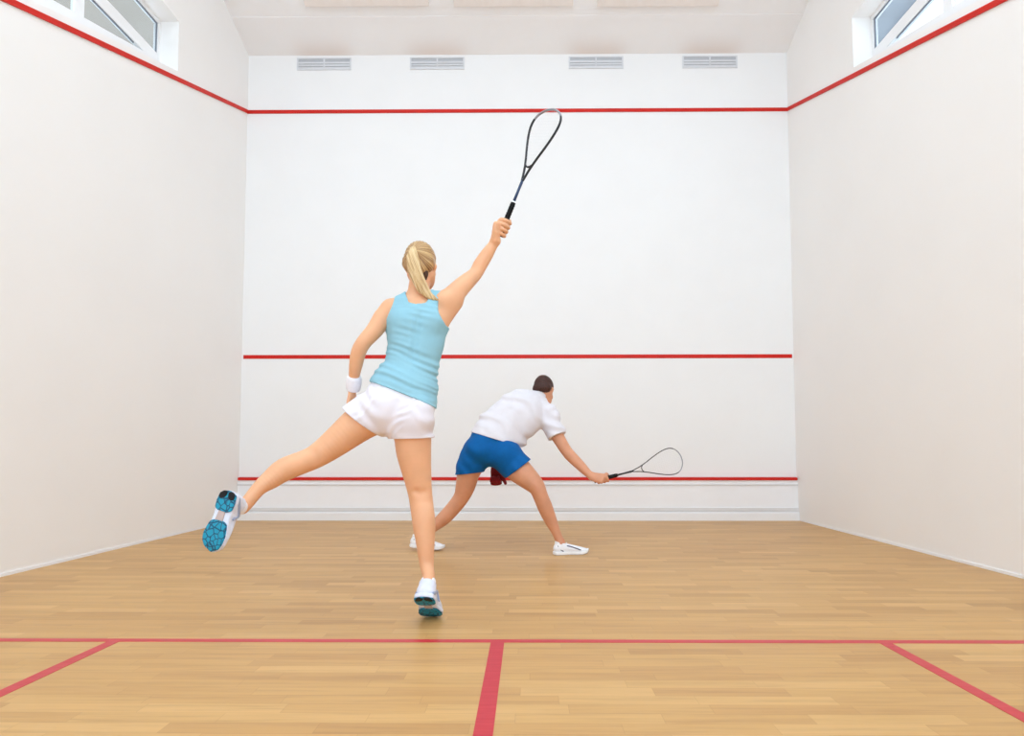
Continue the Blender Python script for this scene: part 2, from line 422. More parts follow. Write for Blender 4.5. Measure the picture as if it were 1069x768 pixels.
class Field:
    def __init__(s, lo, hi, h):
        s.lo = np.array(lo, float); s.h = h
        s.n = np.ceil((np.array(hi, float)-s.lo)/h).astype(int)+1
        s.F = np.full(s.n, 9., np.float32)
    def sub(s, lo, hi):
        a = np.clip(np.floor((np.array(lo)-s.lo)/s.h).astype(int), 0, s.n); b = np.clip(np.ceil((np.array(hi)-s.lo)/s.h).astype(int)+1, 0, s.n)
        return a, b
    def axes(s, a, b):
        ax = [(s.lo[i]+s.h*np.arange(a[i], b[i])).astype(np.float32) for i in range(3)]
        return ax[0][:, None, None], ax[1][None, :, None], ax[2][None, None, :]
    def merge(s, a, b, d, k, op='u'):
        sl = tuple(slice(a[i], b[i]) for i in range(3)); f = s.F[sl]
        if op == 'u':
            if k <= 0: s.F[sl] = np.minimum(f, d); return
            hh = np.maximum(k-np.abs(f-d), 0)/k; s.F[sl] = np.minimum(f, d)-hh*hh*k*.25
        else:                                  # smooth subtraction
            d = -d
            if k <= 0: s.F[sl] = np.maximum(f, d); return
            hh = np.maximum(k-np.abs(f-d), 0)/k; s.F[sl] = np.maximum(f, d)+hh*hh*k*.25
    def chain(s, pts, k=.02, side=(1, 0, 0), off=0., step=.02, op='u', caps=1.):
        """pts: (pos, ru, rv[, side]) - an elliptical tube through the points, ru along side"""
        P = np.array([p[0] for p in pts], float)
        R = np.array([[p[1]+off, (p[2] if len(p) > 2 and p[2] is not None else p[1])+off] for p in pts], float)
        U = np.array([nrm(p[3] if len(p) > 3 else side) for p in pts], float)
        Q = []
        m = len(P)
        for i in range(m-1):
            p0, p1, p2, p3 = P[max(i-1, 0)], P[i], P[i+1], P[min(i+2, m-1)]
            r0, r1, r2, r3 = R[max(i-1, 0)], R[i], R[i+1], R[min(i+2, m-1)]
            c = max(1, int(math.ceil(np.linalg.norm(p2-p1)/step)))
            for j in range(c + (1 if i == m-2 else 0)):
                t = j/c
                cr = lambda a, b, c_, d: .5*((2*b)+(-a+c_)*t+(2*a-5*b+4*c_-d)*t*t+(-a+3*b-3*c_+d)*t**3)
                Q.append((cr(p0, p1, p2, p3) if m > 2 else p1+(p2-p1)*t, cr(r0, r1, r2, r3) if m > 2 else r1+(r2-r1)*t, nrm(U[i]*(1-t)+U[i+1]*t)))
        mx = R.max()+k+3*s.h
        PP = np.array([q[0] for q in Q])
        a, b = s.sub(PP.min(0)-mx, PP.max(0)+mx)
        if (b-a).min() <= 0: return
        D = np.full(b-a, 9., np.float32)
        for i in range(len(Q)-1):
            (p, r, u), (q, r2, u2) = Q[i], Q[i+1]
            w = q-p; L = np.linalg.norm(w)
            if L < 1e-6: continue
            w = w/L; uu = nrm(u+u2); uu = nrm(uu-w*np.dot(uu, w)); vv = np.cross(w, uu)
            pad = max(r.max(), r2.max())+k+3*s.h
            c0, c1 = s.sub(np.minimum(p, q)-pad, np.maximum(p, q)+pad)
            c0, c1 = np.maximum(c0, a), np.minimum(c1, b)
            if (c1-c0).min() <= 0: continue
            X, Y, Z = s.axes(c0, c1); X = X-np.float32(p[0]); Y = Y-np.float32(p[1]); Z = Z-np.float32(p[2])
            f32 = lambda v: [np.float32(e) for e in v]
            w_, u_, v_ = f32(w), f32(uu), f32(vv)
            al = X*w_[0]+Y*w_[1]+Z*w_[2]; t = np.clip(al/np.float32(L), 0, 1)
            ru = np.float32(r[0])+t*np.float32(r2[0]-r[0]); rv = np.float32(r[1])+t*np.float32(r2[1]-r[1])
            a_ = X*u_[0]+Y*u_[1]+Z*u_[2]; b_ = X*v_[0]+Y*v_[1]+Z*v_[2]; ex = al-t*np.float32(L)
            rw = np.minimum(ru, rv)*np.float32(caps)
            qa, qb, qc = a_/ru, b_/rv, ex/rw
            k0 = np.sqrt(qa*qa+qb*qb+qc*qc); k1 = np.sqrt((qa/ru)**2+(qb/rv)**2+(qc/rw)**2)+1e-6
            d = k0*(k0-1)/k1
            sl = tuple(slice(c0[j]-a[j], c1[j]-a[j]) for j in range(3))
            D[sl] = np.minimum(D[sl], d)
        s.merge(a, b, D, k, op)
    def ell(s, c, r, k=.02, ax=None, off=0., op='u'):
        c = np.array(c, float); r = np.array(r, float)+off; mx = r.max()+k+3*s.h
        a, b = s.sub(c-mx, c+mx)
        if (b-a).min() <= 0: return
        X, Y, Z = s.axes(a, b); X = X-np.float32(c[0]); Y = Y-np.float32(c[1]); Z = Z-np.float32(c[2])
        ax = np.eye(3) if ax is None else np.array(ax, float)
        q = [X*np.float32(e[0])+Y*np.float32(e[1])+Z*np.float32(e[2]) for e in ax]
        k0 = np.sqrt(sum((q[i]/np.float32(r[i]))**2 for i in range(3))); k1 = np.sqrt(sum((q[i]/np.float32(r[i]**2))**2 for i in range(3)))+1e-6
        s.merge(a, b, (k0*(k0-1)/k1).astype(np.float32), k, op)
    def cut(s, p, n, k=.004):
        """keep the side the normal points away from"""
        n = nrm(n); X, Y, Z = s.axes(np.zeros(3, int), s.n)
        d = ((X-p[0])*n[0]+(Y-p[1])*n[1]+(Z-p[2])*n[2]).astype(np.float32)
        hh = np.maximum(k-np.abs(s.F-d), 0)/k; s.F = np.maximum(s.F, d)+hh*hh*k*.25
    def displace(s, fn):
        X, Y, Z = s.axes(np.zeros(3, int), s.n)
        s.F = (s.F-fn(X, Y, Z)).astype(np.float32)
    def mesh(s, name, mat, parent=None, base=(0, 0, 0), it=1, xf=None):
        F = s.F; F[0], F[-1] = 9, 9; F[:, 0] = 9; F[:, -1] = 9; F[:, :, 0] = 9; F[:, :, -1] = 9
        S = F < 0; n = S.shape
        cnt = np.zeros([d-1 for d in n], np.int8)
        for i in (0, 1):
            for j in (0, 1):
                for k in (0, 1): cnt += S[i:n[0]-1+i, j:n[1]-1+j, k:n[2]-1+k]
        act = (cnt > 0) & (cnt < 8); ids = np.argwhere(act)
        idx = -np.ones(act.shape, np.int32); idx[act] = np.arange(len(ids))
        acc = np.zeros((len(ids), 3)); num = np.zeros(len(ids))
        cor = [(i, j, k) for i in (0, 1) for j in (0, 1) for k in (0, 1)]
        val = {c: F[ids[:, 0]+c[0], ids[:, 1]+c[1], ids[:, 2]+c[2]].astype(float) for c in cor}
        for c in cor:
            for ax in range(3):
                if c[ax]: continue
                d = list(c); d[ax] = 1; a, b = val[c], val[tuple(d)]
                m = (a < 0) != (b < 0); t = np.where(m, a/np.where(m, a-b, 1), 0)
                q = np.array(c, float)[None, :].repeat(len(ids), 0); q[:, ax] = t
                acc += q*m[:, None]; num += m
        V = (ids+acc/num[:, None])*s.h+s.lo
        faces = []
        for ax in range(3):
            o1, o2 = [(1, 2), (2, 0), (0, 1)][ax]
            sl0 = [slice(None)]*3; sl1 = [slice(None)]*3; sl0[ax] = slice(0, n[ax]-1); sl1[ax] = slice(1, n[ax])
            a, b = S[tuple(sl0)], S[tuple(sl1)]
            e = np.argwhere(a != b); e = e[(e[:, o1] > 0) & (e[:, o2] > 0)]
            fl = a[e[:, 0], e[:, 1], e[:, 2]]
            g = lambda d1, d2: idx[tuple((e-np.eye(3, dtype=int)[o1]*d1-np.eye(3, dtype=int)[o2]*d2).T)]
            q = np.stack([g(1, 1), g(0, 1), g(0, 0), g(1, 0)], 1)
            q[~fl] = q[~fl][:, ::-1]; faces.append(q)
        Q = np.concatenate(faces)
        for _ in range(it):                    # light relaxation
            sm = np.zeros_like(V); ct = np.zeros(len(V))
            for i in range(4):
                a, b = Q[:, i], Q[:, (i+1) % 4]
                for c_ in range(3):
                    sm[:, c_] += np.bincount(a, V[b, c_], len(V))+np.bincount(b, V[a, c_], len(V))
                ct += np.bincount(a, minlength=len(V))+np.bincount(b, minlength=len(V))
            V = V*.5+.5*sm/ct[:, None]
        if xf is not None: V = np.stack([xf(V[i]) for i in range(len(V))]) if callable(xf) else V@np.array(xf)[:3, :3].T+np.array(xf)[:3, 3]
        V = V-np.array(base, float)
        me = bpy.data.meshes.new(name)
        me.vertices.add(len(V)); me.vertices.foreach_set('co', V.astype(np.float32).ravel())
        me.loops.add(len(Q)*4); me.loops.foreach_set('vertex_index', Q.astype(np.int32).ravel())
        me.polygons.add(len(Q)); me.polygons.foreach_set('loop_start', np.arange(len(Q), dtype=np.int32)*4)
        me.polygons.foreach_set('use_smooth', np.ones(len(Q), bool))
        me.update(calc_edges=True); me.validate()
        return link(name, me, mat, parent)

def rotv(v, ax, a):
    return np.array(Matrix.Rotation(a, 3, Vector(ax)) @ Vector(v))

def hand_relaxed(F, wrist, d, n, thumb, size=1., curl=(.35, .5, .35)):
    """d: wrist to knuckles, n: the way the palm faces, thumb: the side of the thumb"""
    d = nrm(d); thumb = nrm(np.array(thumb)-d*np.dot(thumb, d)); n = np.cross(d, thumb)*np.sign(np.dot(np.cross(d, thumb), n)); z = size
    F.chain([(wrist-d*.02*z, .026*z, .02*z), (wrist+d*.03*z, .034*z, .016*z), (wrist+d*.085*z, .039*z, .013*z)], .012, thumb)
    for i, (ln, r) in enumerate(((.072, .0088), (.08, .009), (.075, .0085), (.06, .0078))):
        b = wrist+d*(.085-(.004*abs(i-1)))*z+thumb*(.03-i*.0195)*z
        dd = nrm(d+thumb*(.12-.08*i)); pts = [(b-dd*.02*z, r*z)]
        ax = np.cross(dd, n)
        for j, fr in enumerate((.45, .3, .25)):
            dd = rotv(dd, ax, curl[j]); pts.append((pts[-1][0]+dd*(ln*fr+(.02 if j == 0 else 0))*z, r*(1-.09*(j+1))*z))
        F.chain(pts, .006, thumb, step=.006)
    b = wrist+d*.025*z+thumb*.028*z; dd = nrm(d*.75+thumb*.6+n*.3)
    F.chain([(b-dd*.012, .013*z), (b+dd*.03*z, .012*z), (b+dd*.055*z+d*.002, .0098*z), (b+dd*.07*z+d*.012*z, .008*z)], .01, n, step=.008)

def hand_grip(F, wrist, butt, hd, back, size=1., start=.03):
    """hand closed on a handle; hd: handle direction, back: direction from the handle to the back of the hand"""
    hd = nrm(hd); back = nrm(np.array(back)-hd*np.dot(back, hd)); sd = np.cross(hd, back); z = size
    kn = [butt+hd*(start+i*.0195*z)+back*.026*z for i in range(4)]          # little finger to index
    pc = (kn[0]+kn[3])/2
    F.chain([(wrist, .027*z, .02*z), ((wrist+pc)/2+back*.002, .033*z, .018*z), (pc+back*.002-sd*.004, .036*z, .016*z)], .014, nrm(hd*.9+nrm(np.cross(back, nrm(pc-wrist)))*.2))
    for i in range(4):
        r = (.0082, .009, .0095, .0092)[i]*z; R = .015+r*.9
        pts = []
        for a in range(-20, 261, 35):
            t = math.radians(a); rr = R+.003 if a < 60 else R
            pts.append((butt+hd*(start+i*.0195*z+(a/260)*.006)+(back*math.cos(t)+sd*math.sin(t))*rr, r*(1-.12*max(a, 0)/260)))
        F.chain(pts, .004, hd, step=.006)
    t0 = pc-sd*.012+hd*.002; r = .0105*z; pts = [(t0+back*.0, .014*z)]
    for a in (40, 80, 120, 160):
        t = math.radians(a); pts.append((butt+hd*(start+.045*z+a/160*.035)+(back*math.cos(t)-sd*math.sin(t))*(.016+r), r*(1-.1*a/160)))
    F.chain(pts, .008, hd, step=.006)

def head(F, c, f, u, sz=1., male=False):
    """cranium, face, jaw, nose, lips, ears; f: the way the face looks, u: up"""
    f = nrm(f); u = nrm(np.array(u)-f*np.dot(u, f)); r = np.cross(f, u); ax = [r, f, u]; z = sz
    L = lambda a, b, d: c+(r*a+f*b+u*d)*z
    F.ell(L(0, -.012, .028), A(.074, .092, .086)*z, .02, ax)
    F.ell(L(0, .030, -.03), A(.058, .062, .082)*z, .03, ax)
    F.chain([(L(-.052, .0, -.045), .018*z), (L(-.036, .045, -.085), .016*z), (L(0, .075, -.1), .017*z), (L(.036, .045, -.085), .016*z), (L(.052, 0, -.045), .018*z)], .035, u, step=.012)
    F.chain([(L(-.035, .078, .012), .009*z), (L(0, .086, .014), .008*z), (L(.035, .078, .012), .009*z)], .02, u, step=.01)
    for e in (-1, 1):
        F.ell(L(e*.031, .096, -.006), A(.014, .012, .010)*z, .012, ax, op='s')
        F.ell(L(e*.03, .077, -.007), A(.0135, .0125, .0105)*z, .004, ax)
        F.ell(L(e*.04, .062, -.03), A(.02, .02, .016)*z, .02, ax)
        F.chain([(L(e*.073, -.008, .012), .006*z, .013*z), (L(e*.080, -.014, -.006), .007*z, .014*z), (L(e*.074, -.004, -.028), .006*z, .008*z)], .006, nrm(r*.9-f*.3), step=.008)
        F.ell(L(e*.009, .098, -.036), A(.007, .008, .006)*z, .008, ax)
    F.chain([(L(0, .084, .004), .007*z), (L(0, .096, -.018), .0075*z), (L(0, .106, -.033), .009*z)], .012, r, step=.008)
    F.chain([(L(-.022, .08, -.06), .004*z), (L(0, .092, -.057), .006*z), (L(.022, .08, -.06), .004*z)], .008, u, step=.006)
    F.chain([(L(-.018, .08, -.068), .004*z), (L(0, .090, -.069), .0065*z), (L(.018, .08, -.068), .004*z)], .006, u, step=.006)
    return L

# ---------------------------------------------------------------- shoes
def shoe(parent, base, heel, toe, up, kind, sc=1., mirror=1):
    """heel / toe: world ends of the sole's underside; up: from the sole towards the ankle"""
    heel, toe = np.array(heel), np.array(toe)
    x = nrm(toe-heel); z = nrm(np.array(up)-x*np.dot(up, x)); y = np.cross(z, x)*mirror
    s = np.linalg.norm(toe-heel)/.285
    Mx = np.eye(4); Mx[:3, 0] = x*s; Mx[:3, 1] = y*s*sc; Mx[:3, 2] = z*s; Mx[:3, 3] = heel
    h = .0033
    f = Field((-.02, -.07, -.005), (.31, .07, .17), h)
    pts = [(A(.03, 0, .045), .032, .034), (A(.08, 0, .05), .034, .042), (A(.13, .002, .046), .038, .038), (A(.18, .004, .038), .045, .030), (A(.225, .006, .030), .044, .024), (A(.258, .008, .025), .033, .019)]
    f.chain(pts, .01, (0, 1, 0), step=.012)
    f.chain([(A(.045, 0, .05), .033, .036), (A(.052, 0, .085), .034, .042), (A(.056, 0, .105), .036, .046)], .02, (0, 1, 0))
    f.chain([(A(.09, 0, .088), .020, .012), (A(.12, .002, .078), .022, .010)], .015, (0, 1, 0))
    f.chain([(A(.056, 0, .085), .026, .034), (A(.062, 0, .14), .029, .038)], .004, (0, 1, 0), op='s')
    f.cut(A(0, 0, .014), (0, 0, -1)); f.cut(A(.03, 0, .102), (.25, 0, 1))
    up_ = f.mesh('shoe', M['shoe'] if kind == 'w' else M['shoe_m'], parent, base, 1, Mx)
    prof = [(.0, .026), (.012, .036), (.05, .040), (.09, .036), (.13, .034), (.17, .043), (.205, .049), (.24, .045), (.265, .033), (.28, .015)]
    def outline(x0, x1, g=0., n=28):
        xs = [x0+(x1-x0)*(1-math.cos(math.pi*i/n))/2 for i in range(n+1)]
        wf = lambda q: np.interp(q, [p[0] for p in prof], [p[1] for p in prof])
        ro = lambda q: math.sqrt(max(0, 1-max(0, (x0+.02-q)/.02)**2))*math.sqrt(max(0, 1-max(0, (q-(x1-.02))/.02)**2))
        a = [(q, .004*q/.28*2+(wf(q)+g)*max(.02, ro(q))) for q in xs]; b = [(q, .004*q/.28*2-(wf(q)+g)*max(.02, ro(q))) for q in xs]
        return a+b[::-1]
    def slab(name, poly, z0, z1, mat, par, bev=.003):
        bm = bmesh.new(); prism_z(bm, poly, z0, z1)
        bmesh.ops.recalc_face_normals(bm, faces=bm.faces)
        ed = [e for e in bm.edges if len(e.link_faces) == 2 and e.calc_face_angle(0) > .8]
        bmesh.ops.bevel(bm, geom=ed, offset=bev, segments=2, affect='EDGES')
        for v in bm.verts: v.co.z += .25*max(0, v.co.x-.22)**1.5*4       # toe spring
        me = bpy.data.meshes.new(name); bm.to_mesh(me); bm.free()
        o = link(name, me, mat, par, False)
        me.transform(Matrix([list(r_) for r_ in Mx])); me.transform(Matrix.Translation(-Vector(base)))
        return o
    slab('midsole', outline(-.006, .285, .002), .004, .026, M['white'] if kind == 'm' else M['shoe'], up_)
    if kind == 'w':
        slab('forefoot_outsole', outline(.135, .284, .0), -.003, .0045, M['teal'], up_)
        slab('heel_outsole', outline(-.004, .098, .002), -.003, .0045, M['teal'], up_)
        slab('shank', [(.09, -.014), (.09, .014), (.142, .018), (.142, -.016)], -.001, .0045, M['grey'], up_, .001)
        for e in (-1, 1):
            el = [(.018+.021*math.cos(t), e*.0185+.0140*math.sin(t)) for t in np.linspace(0, 2*math.pi, 20, endpoint=False)]
            ca, sa = math.cos(e*.5), math.sin(e*.5); el = [((p-.018)*ca-(q-e*.0185)*sa+.018, (p-.018)*sa+(q-e*.0185)*ca+e*.0185) for p, q in el]
            slab('heel_pad', el, -.006, .002, M['rubber_k'], up_, .001)
        for e in (-1, 1):                       # silver overlays wrapped on the sides
            g = Field((-.02, -.07, -.005), (.31, .07, .17), h)
            g.chain([(A(.02, e*.034, .028), .004, .010), (A(.06, e*.0365, .05), .004, .009), (A(.10, e*.033, .075), .004, .007)], .004, (0, 1, 0), step=.01)
            g.chain([(A(.12, e*.042, .03), .004, .007), (A(.105, e*.034, .07), .004, .005)], .004, (0, 1, 0), step=.01)
            g.mesh('overlay', M['shoe_grey'], up_, base, 1, Mx)
    else:
        slab('outsole', outline(0, .282, -.002), 0, .005, M['white'], up_)
        for e in (-1, 1):
            for pl in ([(.028, .072, .0315), (.038, .048, .0355), (.07, .03, .037)], [(.10, .072, .033), (.14, .062, .0375), (.185, .046, .0465), (.205, .038, .0475)]):
                g = Field((-.02, -.07, -.005), (.31, .07, .17), h)
                g.chain([(A(a, e*c_+.002, b), .0035, .0048) for a, b, c_ in pl], .003, (0, 1, 0), step=.01)
                g.mesh('stripe', M['stripe'], up_, base, 1, Mx)
    # laces
    g = Field((.06, -.05, .03), (.24, .05, .12), .0028)
    for i in range(5):
        xx = .105+i*.021; zt = .0935-.4*(xx-.1)-(.02 if i > 1 else .01*i)
        g.chain([(A(xx-.006, -.020, zt-.007), .003), (A(xx, 0, zt), .003), (A(xx+.006, .022, zt-.007), .003)], .002, (1, 0, 0), step=.01)
    g.mesh('laces', M['towel'], up_, base, 1, Mx)
    if kind == 'w':
        bmk = None
    return up_, Mx

# ---------------------------------------------------------------- rackets
def tube(bm, pts, r, n=8, closed=False, flat=None):
    P = [np.array(p, float) for p in pts]; m = len(P); rings = []
    pu = None
    for i in range(m):
        a = P[(i-1) % m] if closed or i else P[i]; b = P[(i+1) % m] if closed or i < m-1 else P[i]
        t = nrm(b-a)
        ref = flat if flat is not None else (pu if pu is not None else (A(0, 0, 1) if abs(t[2]) < .9 else A(1, 0, 0)))
        u = nrm(ref-t*np.dot(ref, t)); v = np.cross(t, u); pu = u
        rr = r[i] if isinstance(r, list) else r
        ra, rb = rr if isinstance(rr, (list, tuple)) else (rr, rr)
        rings.append([bm.verts.new(P[i]+u*ra*math.cos(k*2*math.pi/n)+v*rb*math.sin(k*2*math.pi/n)) for k in range(n)])
    for i in range(m if closed else m-1):
        a, b = rings[i], rings[(i+1) % m]
        for k in range(n): bm.faces.new((a[k], a[(k+1) % n], b[(k+1) % n], b[k]))
    if not closed:
        bm.faces.new(rings[0][::-1]); bm.faces.new(rings[-1])

def racket(label, butt, tip, wide, cols, rfr=.0052, collar='white'):
    """teardrop squash racket; wide: direction across the head"""
    butt, tip = np.array(butt), np.array(tip); x = nrm(tip-butt); L = np.linalg.norm(tip-butt); s = L/.685
    y = nrm(np.array(wide)-x*np.dot(wide, x)); z = np.cross(x, y)
    root = thing('squash_racket', label, 'racket', tuple(butt), 'squash rackets held by the players')
    P = lambda a, b, c=0.: (x*a+y*b+z*c)*s
    ap, hl = .30, .385
    def w(t): return .104*math.sin(math.pi*min(1, t**1.18))**.72 if 0 < t < 1 else 0
    prof = []
    ctrl = [(0, .003), (.03, .010), (.07, .021), (.12, .040), (.18, .066), (.235, .087), (.28, .0985), (.31, .100), (.335, .094), (.358, .078), (.375, .052), (.384, .026), (.386, 0)]
    full = [P(ap+a, b) for a, b in ctrl]+[P(ap+a, -b) for a, b in ctrl[-2::-1]]
    dense = []
    for i in range(len(full)-1):
        p0, p1, p2, p3 = full[max(i-1, 0)], full[i], full[i+1], full[min(i+2, len(full)-1)]
        for t in (0, .25, .5, .75): dense.append(.5*((2*p1)+(-p0+p2)*t+(2*p0-5*p1+4*p2-p3)*t*t+(-p0+3*p1-3*p2+p3)*t**3))
    dense.append(full[-1])
    n = len(dense); a, b = int(n*.36), int(n*.66)
    for nm, lo, hi, mt in (('frame', 0, a, cols[0]), ('frame_crown', a, b, cols[1]), ('frame', b, n-1, cols[0])):
        bm = bmesh.new(); tube(bm, dense[lo:hi+1], (rfr*1.35, rfr), 10, flat=z); from_bm(nm, bm, mt, root, True)
    bm = bmesh.new(); tube(bm, [P(ap+.088, -.027), P(ap+.078, -.013), P(ap+.075, 0), P(ap+.078, .013), P(ap+.088, .027)], (rfr*1.2, rfr*.9), 8, flat=z); from_bm('throat_bridge', bm, cols[0], root, True)
    bm = bmesh.new(); tube(bm, [P(.17, 0), P(.24, 0), P(.29, 0), P(ap+.012, 0)], [(.0085, .0085), (.0072, .0072), (.007, .0085), (.005, .007)], 10, flat=z); from_bm('shaft', bm, cols[2], root, True)
    bm = bmesh.new()
    pts, rs = [], []
    for i in range(49):
        t = i/48; pts.append(P(.002+.178*t, 0)); rs.append((.0142+.0012*((i % 4) in (0, 1))-.002*t+(.003*max(0, 1-t*14)), .0162+.0012*((i % 4) in (0, 1))-.002*t+.003*max(0, 1-t*14)))
    tube(bm, pts, rs, 12, flat=z); from_bm('grip', bm, M['grip'], root, True)
    bm = bmesh.new(); tube(bm, [P(.178, 0), P(.188, 0)], .0128, 12, flat=z); from_bm('grip_collar', bm, M[collar], root, True)
    # strings, one mesh
    bm = bmesh.new(); xs = [c[0] for c in ctrl]; ws = [c[1] for c in ctrl]
    hw_ = lambda q: float(np.interp(q, xs, ws))
    def span(bv):
        q = [i*.002 for i in range(40, 194) if hw_(i*.002) > abs(bv)+.002]
        return (q[0], q[-1]) if q else None
    for i in range(-7, 8):
        bv = i*.0125; sp = span(bv)
        if sp: tube(bm, [P(ap+max(sp[0], .078), bv, .0004*(i % 2)), P(ap+sp[1], bv)], .0003, 4, flat=z)
    for i in range(18):
        q = .092+i*.0165; ww = hw_(q)-.002; tube(bm, [P(ap+q, -ww), P(ap+q, ww)], .0003, 4, flat=x)
    from_bm('strings', bm, M['string'], root)
    return root, x, P

# ================================================================ THE WOMAN
def R2(deg):  # side direction turned in the picture plane (positive: right end down)
    a = math.radians(deg); return A(math.cos(a), 0, -math.sin(a))
wb = at(452, 640, 2.93); wb[2] = 0
woman = thing('person', 'person in aqua tank top and white shorts on one foot, racket raised high', 'person', tuple(wb))
HX = .0045
lo, hi = (-1.60, 2.44, .0), (.12, 3.30, 2.06)

def w_torso(F, off=0., k=.03):
    F.chain([(at(415, 441, 2.88), .115, .095, R2(14)), (at(418, 424, 2.88), .148, .108, R2(21)), (at(422, 405, 2.89), .142, .100, R2(22)),
             (at(429, 384, 2.90), .124, .086, R2(10)), (at(433, 364, 2.91), .127, .092, R2(2)), (at(435, 345, 2.92), .138, .100, R2(-2)),
             (at(435, 330, 2.92), .136, .092, R2(-4)), (at(436, 319, 2.92), .112, .070, R2(-6))], k, off=off, step=.015, caps=.6)
    for u in (423, 449):                         # bust
        F.ell(at(u, 346, 3.0), A(.052, .052, .05), .04, off=off)
    # shoulder blades and spine groove
    F.ell(at(420, 338, 2.855), A(.035, .022, .05), .04, off=off); F.ell(at(451, 334, 2.86), A(.035, .022, .05), .04, off=off)
    F.chain([(at(436, 330, 2.812), .006), (at(432, 365, 2.808), .007), (at(427, 392, 2.786), .008)], .03, off=-off*.0, op='s')

LSH, RSH = at(408, 322, 2.92), at(464, 315, 2.92)
NECK = [(at(436, 322, 2.93), .064, .055), (at(436.5, 311, 2.935), .056, .052), (at(437.5, 299, 2.94), .052, .05), (at(439, 288, 2.95), .05, .05)]
def w_neck(F, off=0.):
    F.chain(NECK, .03, off=off)
    F.chain([(at(437, 308, 2.93), .032, .035), (at(423, 316, 2.92), .032, .034), (LSH, .042, .042)], .03, off=off)
    F.chain([(at(438, 308, 2.93), .032, .035), (at(452, 312, 2.92), .034, .036), (RSH, .046, .046)], .03, off=off)

LARM = [(LSH, .044), (at(400, 331, 2.905), .046), (at(391.5, 344, 2.875), .041), (at(380, 357, 2.85), .036), (at(374.5, 367, 2.855), .036), (at(371.5, 381, 2.88), .032), (at(369.3, 395, 2.92), .025), (at(368, 406, 2.95), .024, .02)]
RARM = [(RSH, .048), (at(474, 307, 2.955), .050), (at(484, 297, 3.01), .045), (at(496, 286, 3.07), .036), (at(501, 277, 3.085), .037), (at(508, 266, 3.09), .034), (at(514.5, 256, 3.09), .026), (at(518, 251.5, 3.08), .025, .022)]
RS_H, RS_T = at(441.5, 623.5, 2.695), at(454, 645.5, 2.905)
RS_T[2] = -.012
RUP = A(.03, .62, .78)
LS_H, LS_T = at(239.5, 513, 2.50), at(215.5, 575, 2.45)
LUP = A(.24, .96, .05)
def ankle(heel, toe, up, a, c):
    x = nrm(toe-heel); z = nrm(up-x*np.dot(up, x)); return heel+(x*a+z*c)*np.linalg.norm(toe-heel)/.285
RLEG = [(at(430, 438, 2.88), .092, .10), (at(431, 455, 2.885), .089, .092), (at(432, 472, 2.89), .083, .086), (at(435.5, 495, 2.90), .068, .074), (at(438.5, 514, 2.905), .058, .062), (at(440, 525, 2.90), .056, .058),
        (at(441.5, 537, 2.885), .055, .06), (at(443, 551, 2.87), .052, .058), (at(444.3, 570, 2.855), .042, .046), (at(445.5, 589, 2.845), .033, .036), (ankle(RS_H, RS_T, RUP, .056, .135), .028, .033), (ankle(RS_H, RS_T, RUP, .056, .095), .028, .034)]
LLEG = [(at(402, 426, 2.88), .10, .105), (at(388, 434, 2.875), .095, .098), (at(374, 443, 2.865), .086, .09), (at(346, 465, 2.835), .066, .072), (at(330, 476, 2.81), .056, .06), (at(318, 481.5, 2.785), .053, .058),
        (at(297, 490, 2.735), .053, .058), (at(283, 500, 2.70), .044, .05), (at(270, 510.0, 2.66), .032, .037), (ankle(LS_H, LS_T, LUP, .056, .135), .028, .033), (ankle(LS_H, LS_T, LUP, .056, .095), .028, .034)]

def foot(F, heel, toe, up, s=1.):
    x = nrm(toe-heel); z = nrm(up-x*np.dot(up, x)); y = np.cross(z, x)
    k = np.linalg.norm(toe-heel)/.285; Q = lambda a, b, c: heel+(x*a+y*b+z*c)*k
    F.chain([(Q(.055, 0, .10), .028, .032), (Q(.06, 0, .06), .024, .026), (Q(.12, 0, .045), .026, .022), (Q(.2, .003, .034), .028, .010), (Q(.235, .004, .028), .018, .008)], .015, y, step=.015)

F = Field(lo, hi, HX)
w_torso(F); w_neck(F)
F.chain(LARM, .025); F.chain(RARM, .03); F.chain([(at(455, 342, 2.91), .045), (at(463.5, 331, 2.92), .042), (at(474, 316, 2.955), .042)], .035); F.chain(RLEG, .04, (1, 0, 0)); F.chain(LLEG, .04, A(.55, 0, -.8))
F.ell(at(402, 427, 2.83), A(.088, .075, .08), .04); F.ell(at(430, 436, 2.83), A(.082, .072, .082), .04)
F.chain([(at(434, 513, 2.842), .004), (at(438.5, 515, 2.838), .007), (at(443, 513, 2.845), .004)], .03, op='s')
F.chain([(at(325, 470, 2.745), .004), (at(328.5, 477, 2.742), .007), (at(331, 484, 2.752), .004)], .03, op='s')
F.ell(at(440.5, 543, 2.855), A(.026, .024, .06), .03); F.ell(at(446.5, 541, 2.855), A(.024, .024, .058), .03)
foot(F, RS_H, RS_T, RUP); foot(F, LS_H, LS_T, LUP)
WHC = at(439.5, 277.5, 2.965)
wf, wu = A(.13, .97, .10), A(.02, -.08, 1)
head(F, WHC, wf, wu, .97)
# left hand in front of the hip
hand_relaxed(F, at(368, 407, 2.95), A(-.16, -.02, -1), A(1, 0, 0), A(.1, 1, 0), .92)
# right hand on the racket
WB, WT_ = at(521.8, 246.2, 3.09), at(575.5, 114.5, 3.03)
wx = nrm(WT_-WB)
bk = nrm(A(-.75, -.65, .1))
hand_grip(F, at(518.5, 251.5, 3.09)+bk*.012, WB, wx, bk, 1.22, .006)
wbody = F.mesh('body', M['skin_w'], woman, wb, 1)
del F

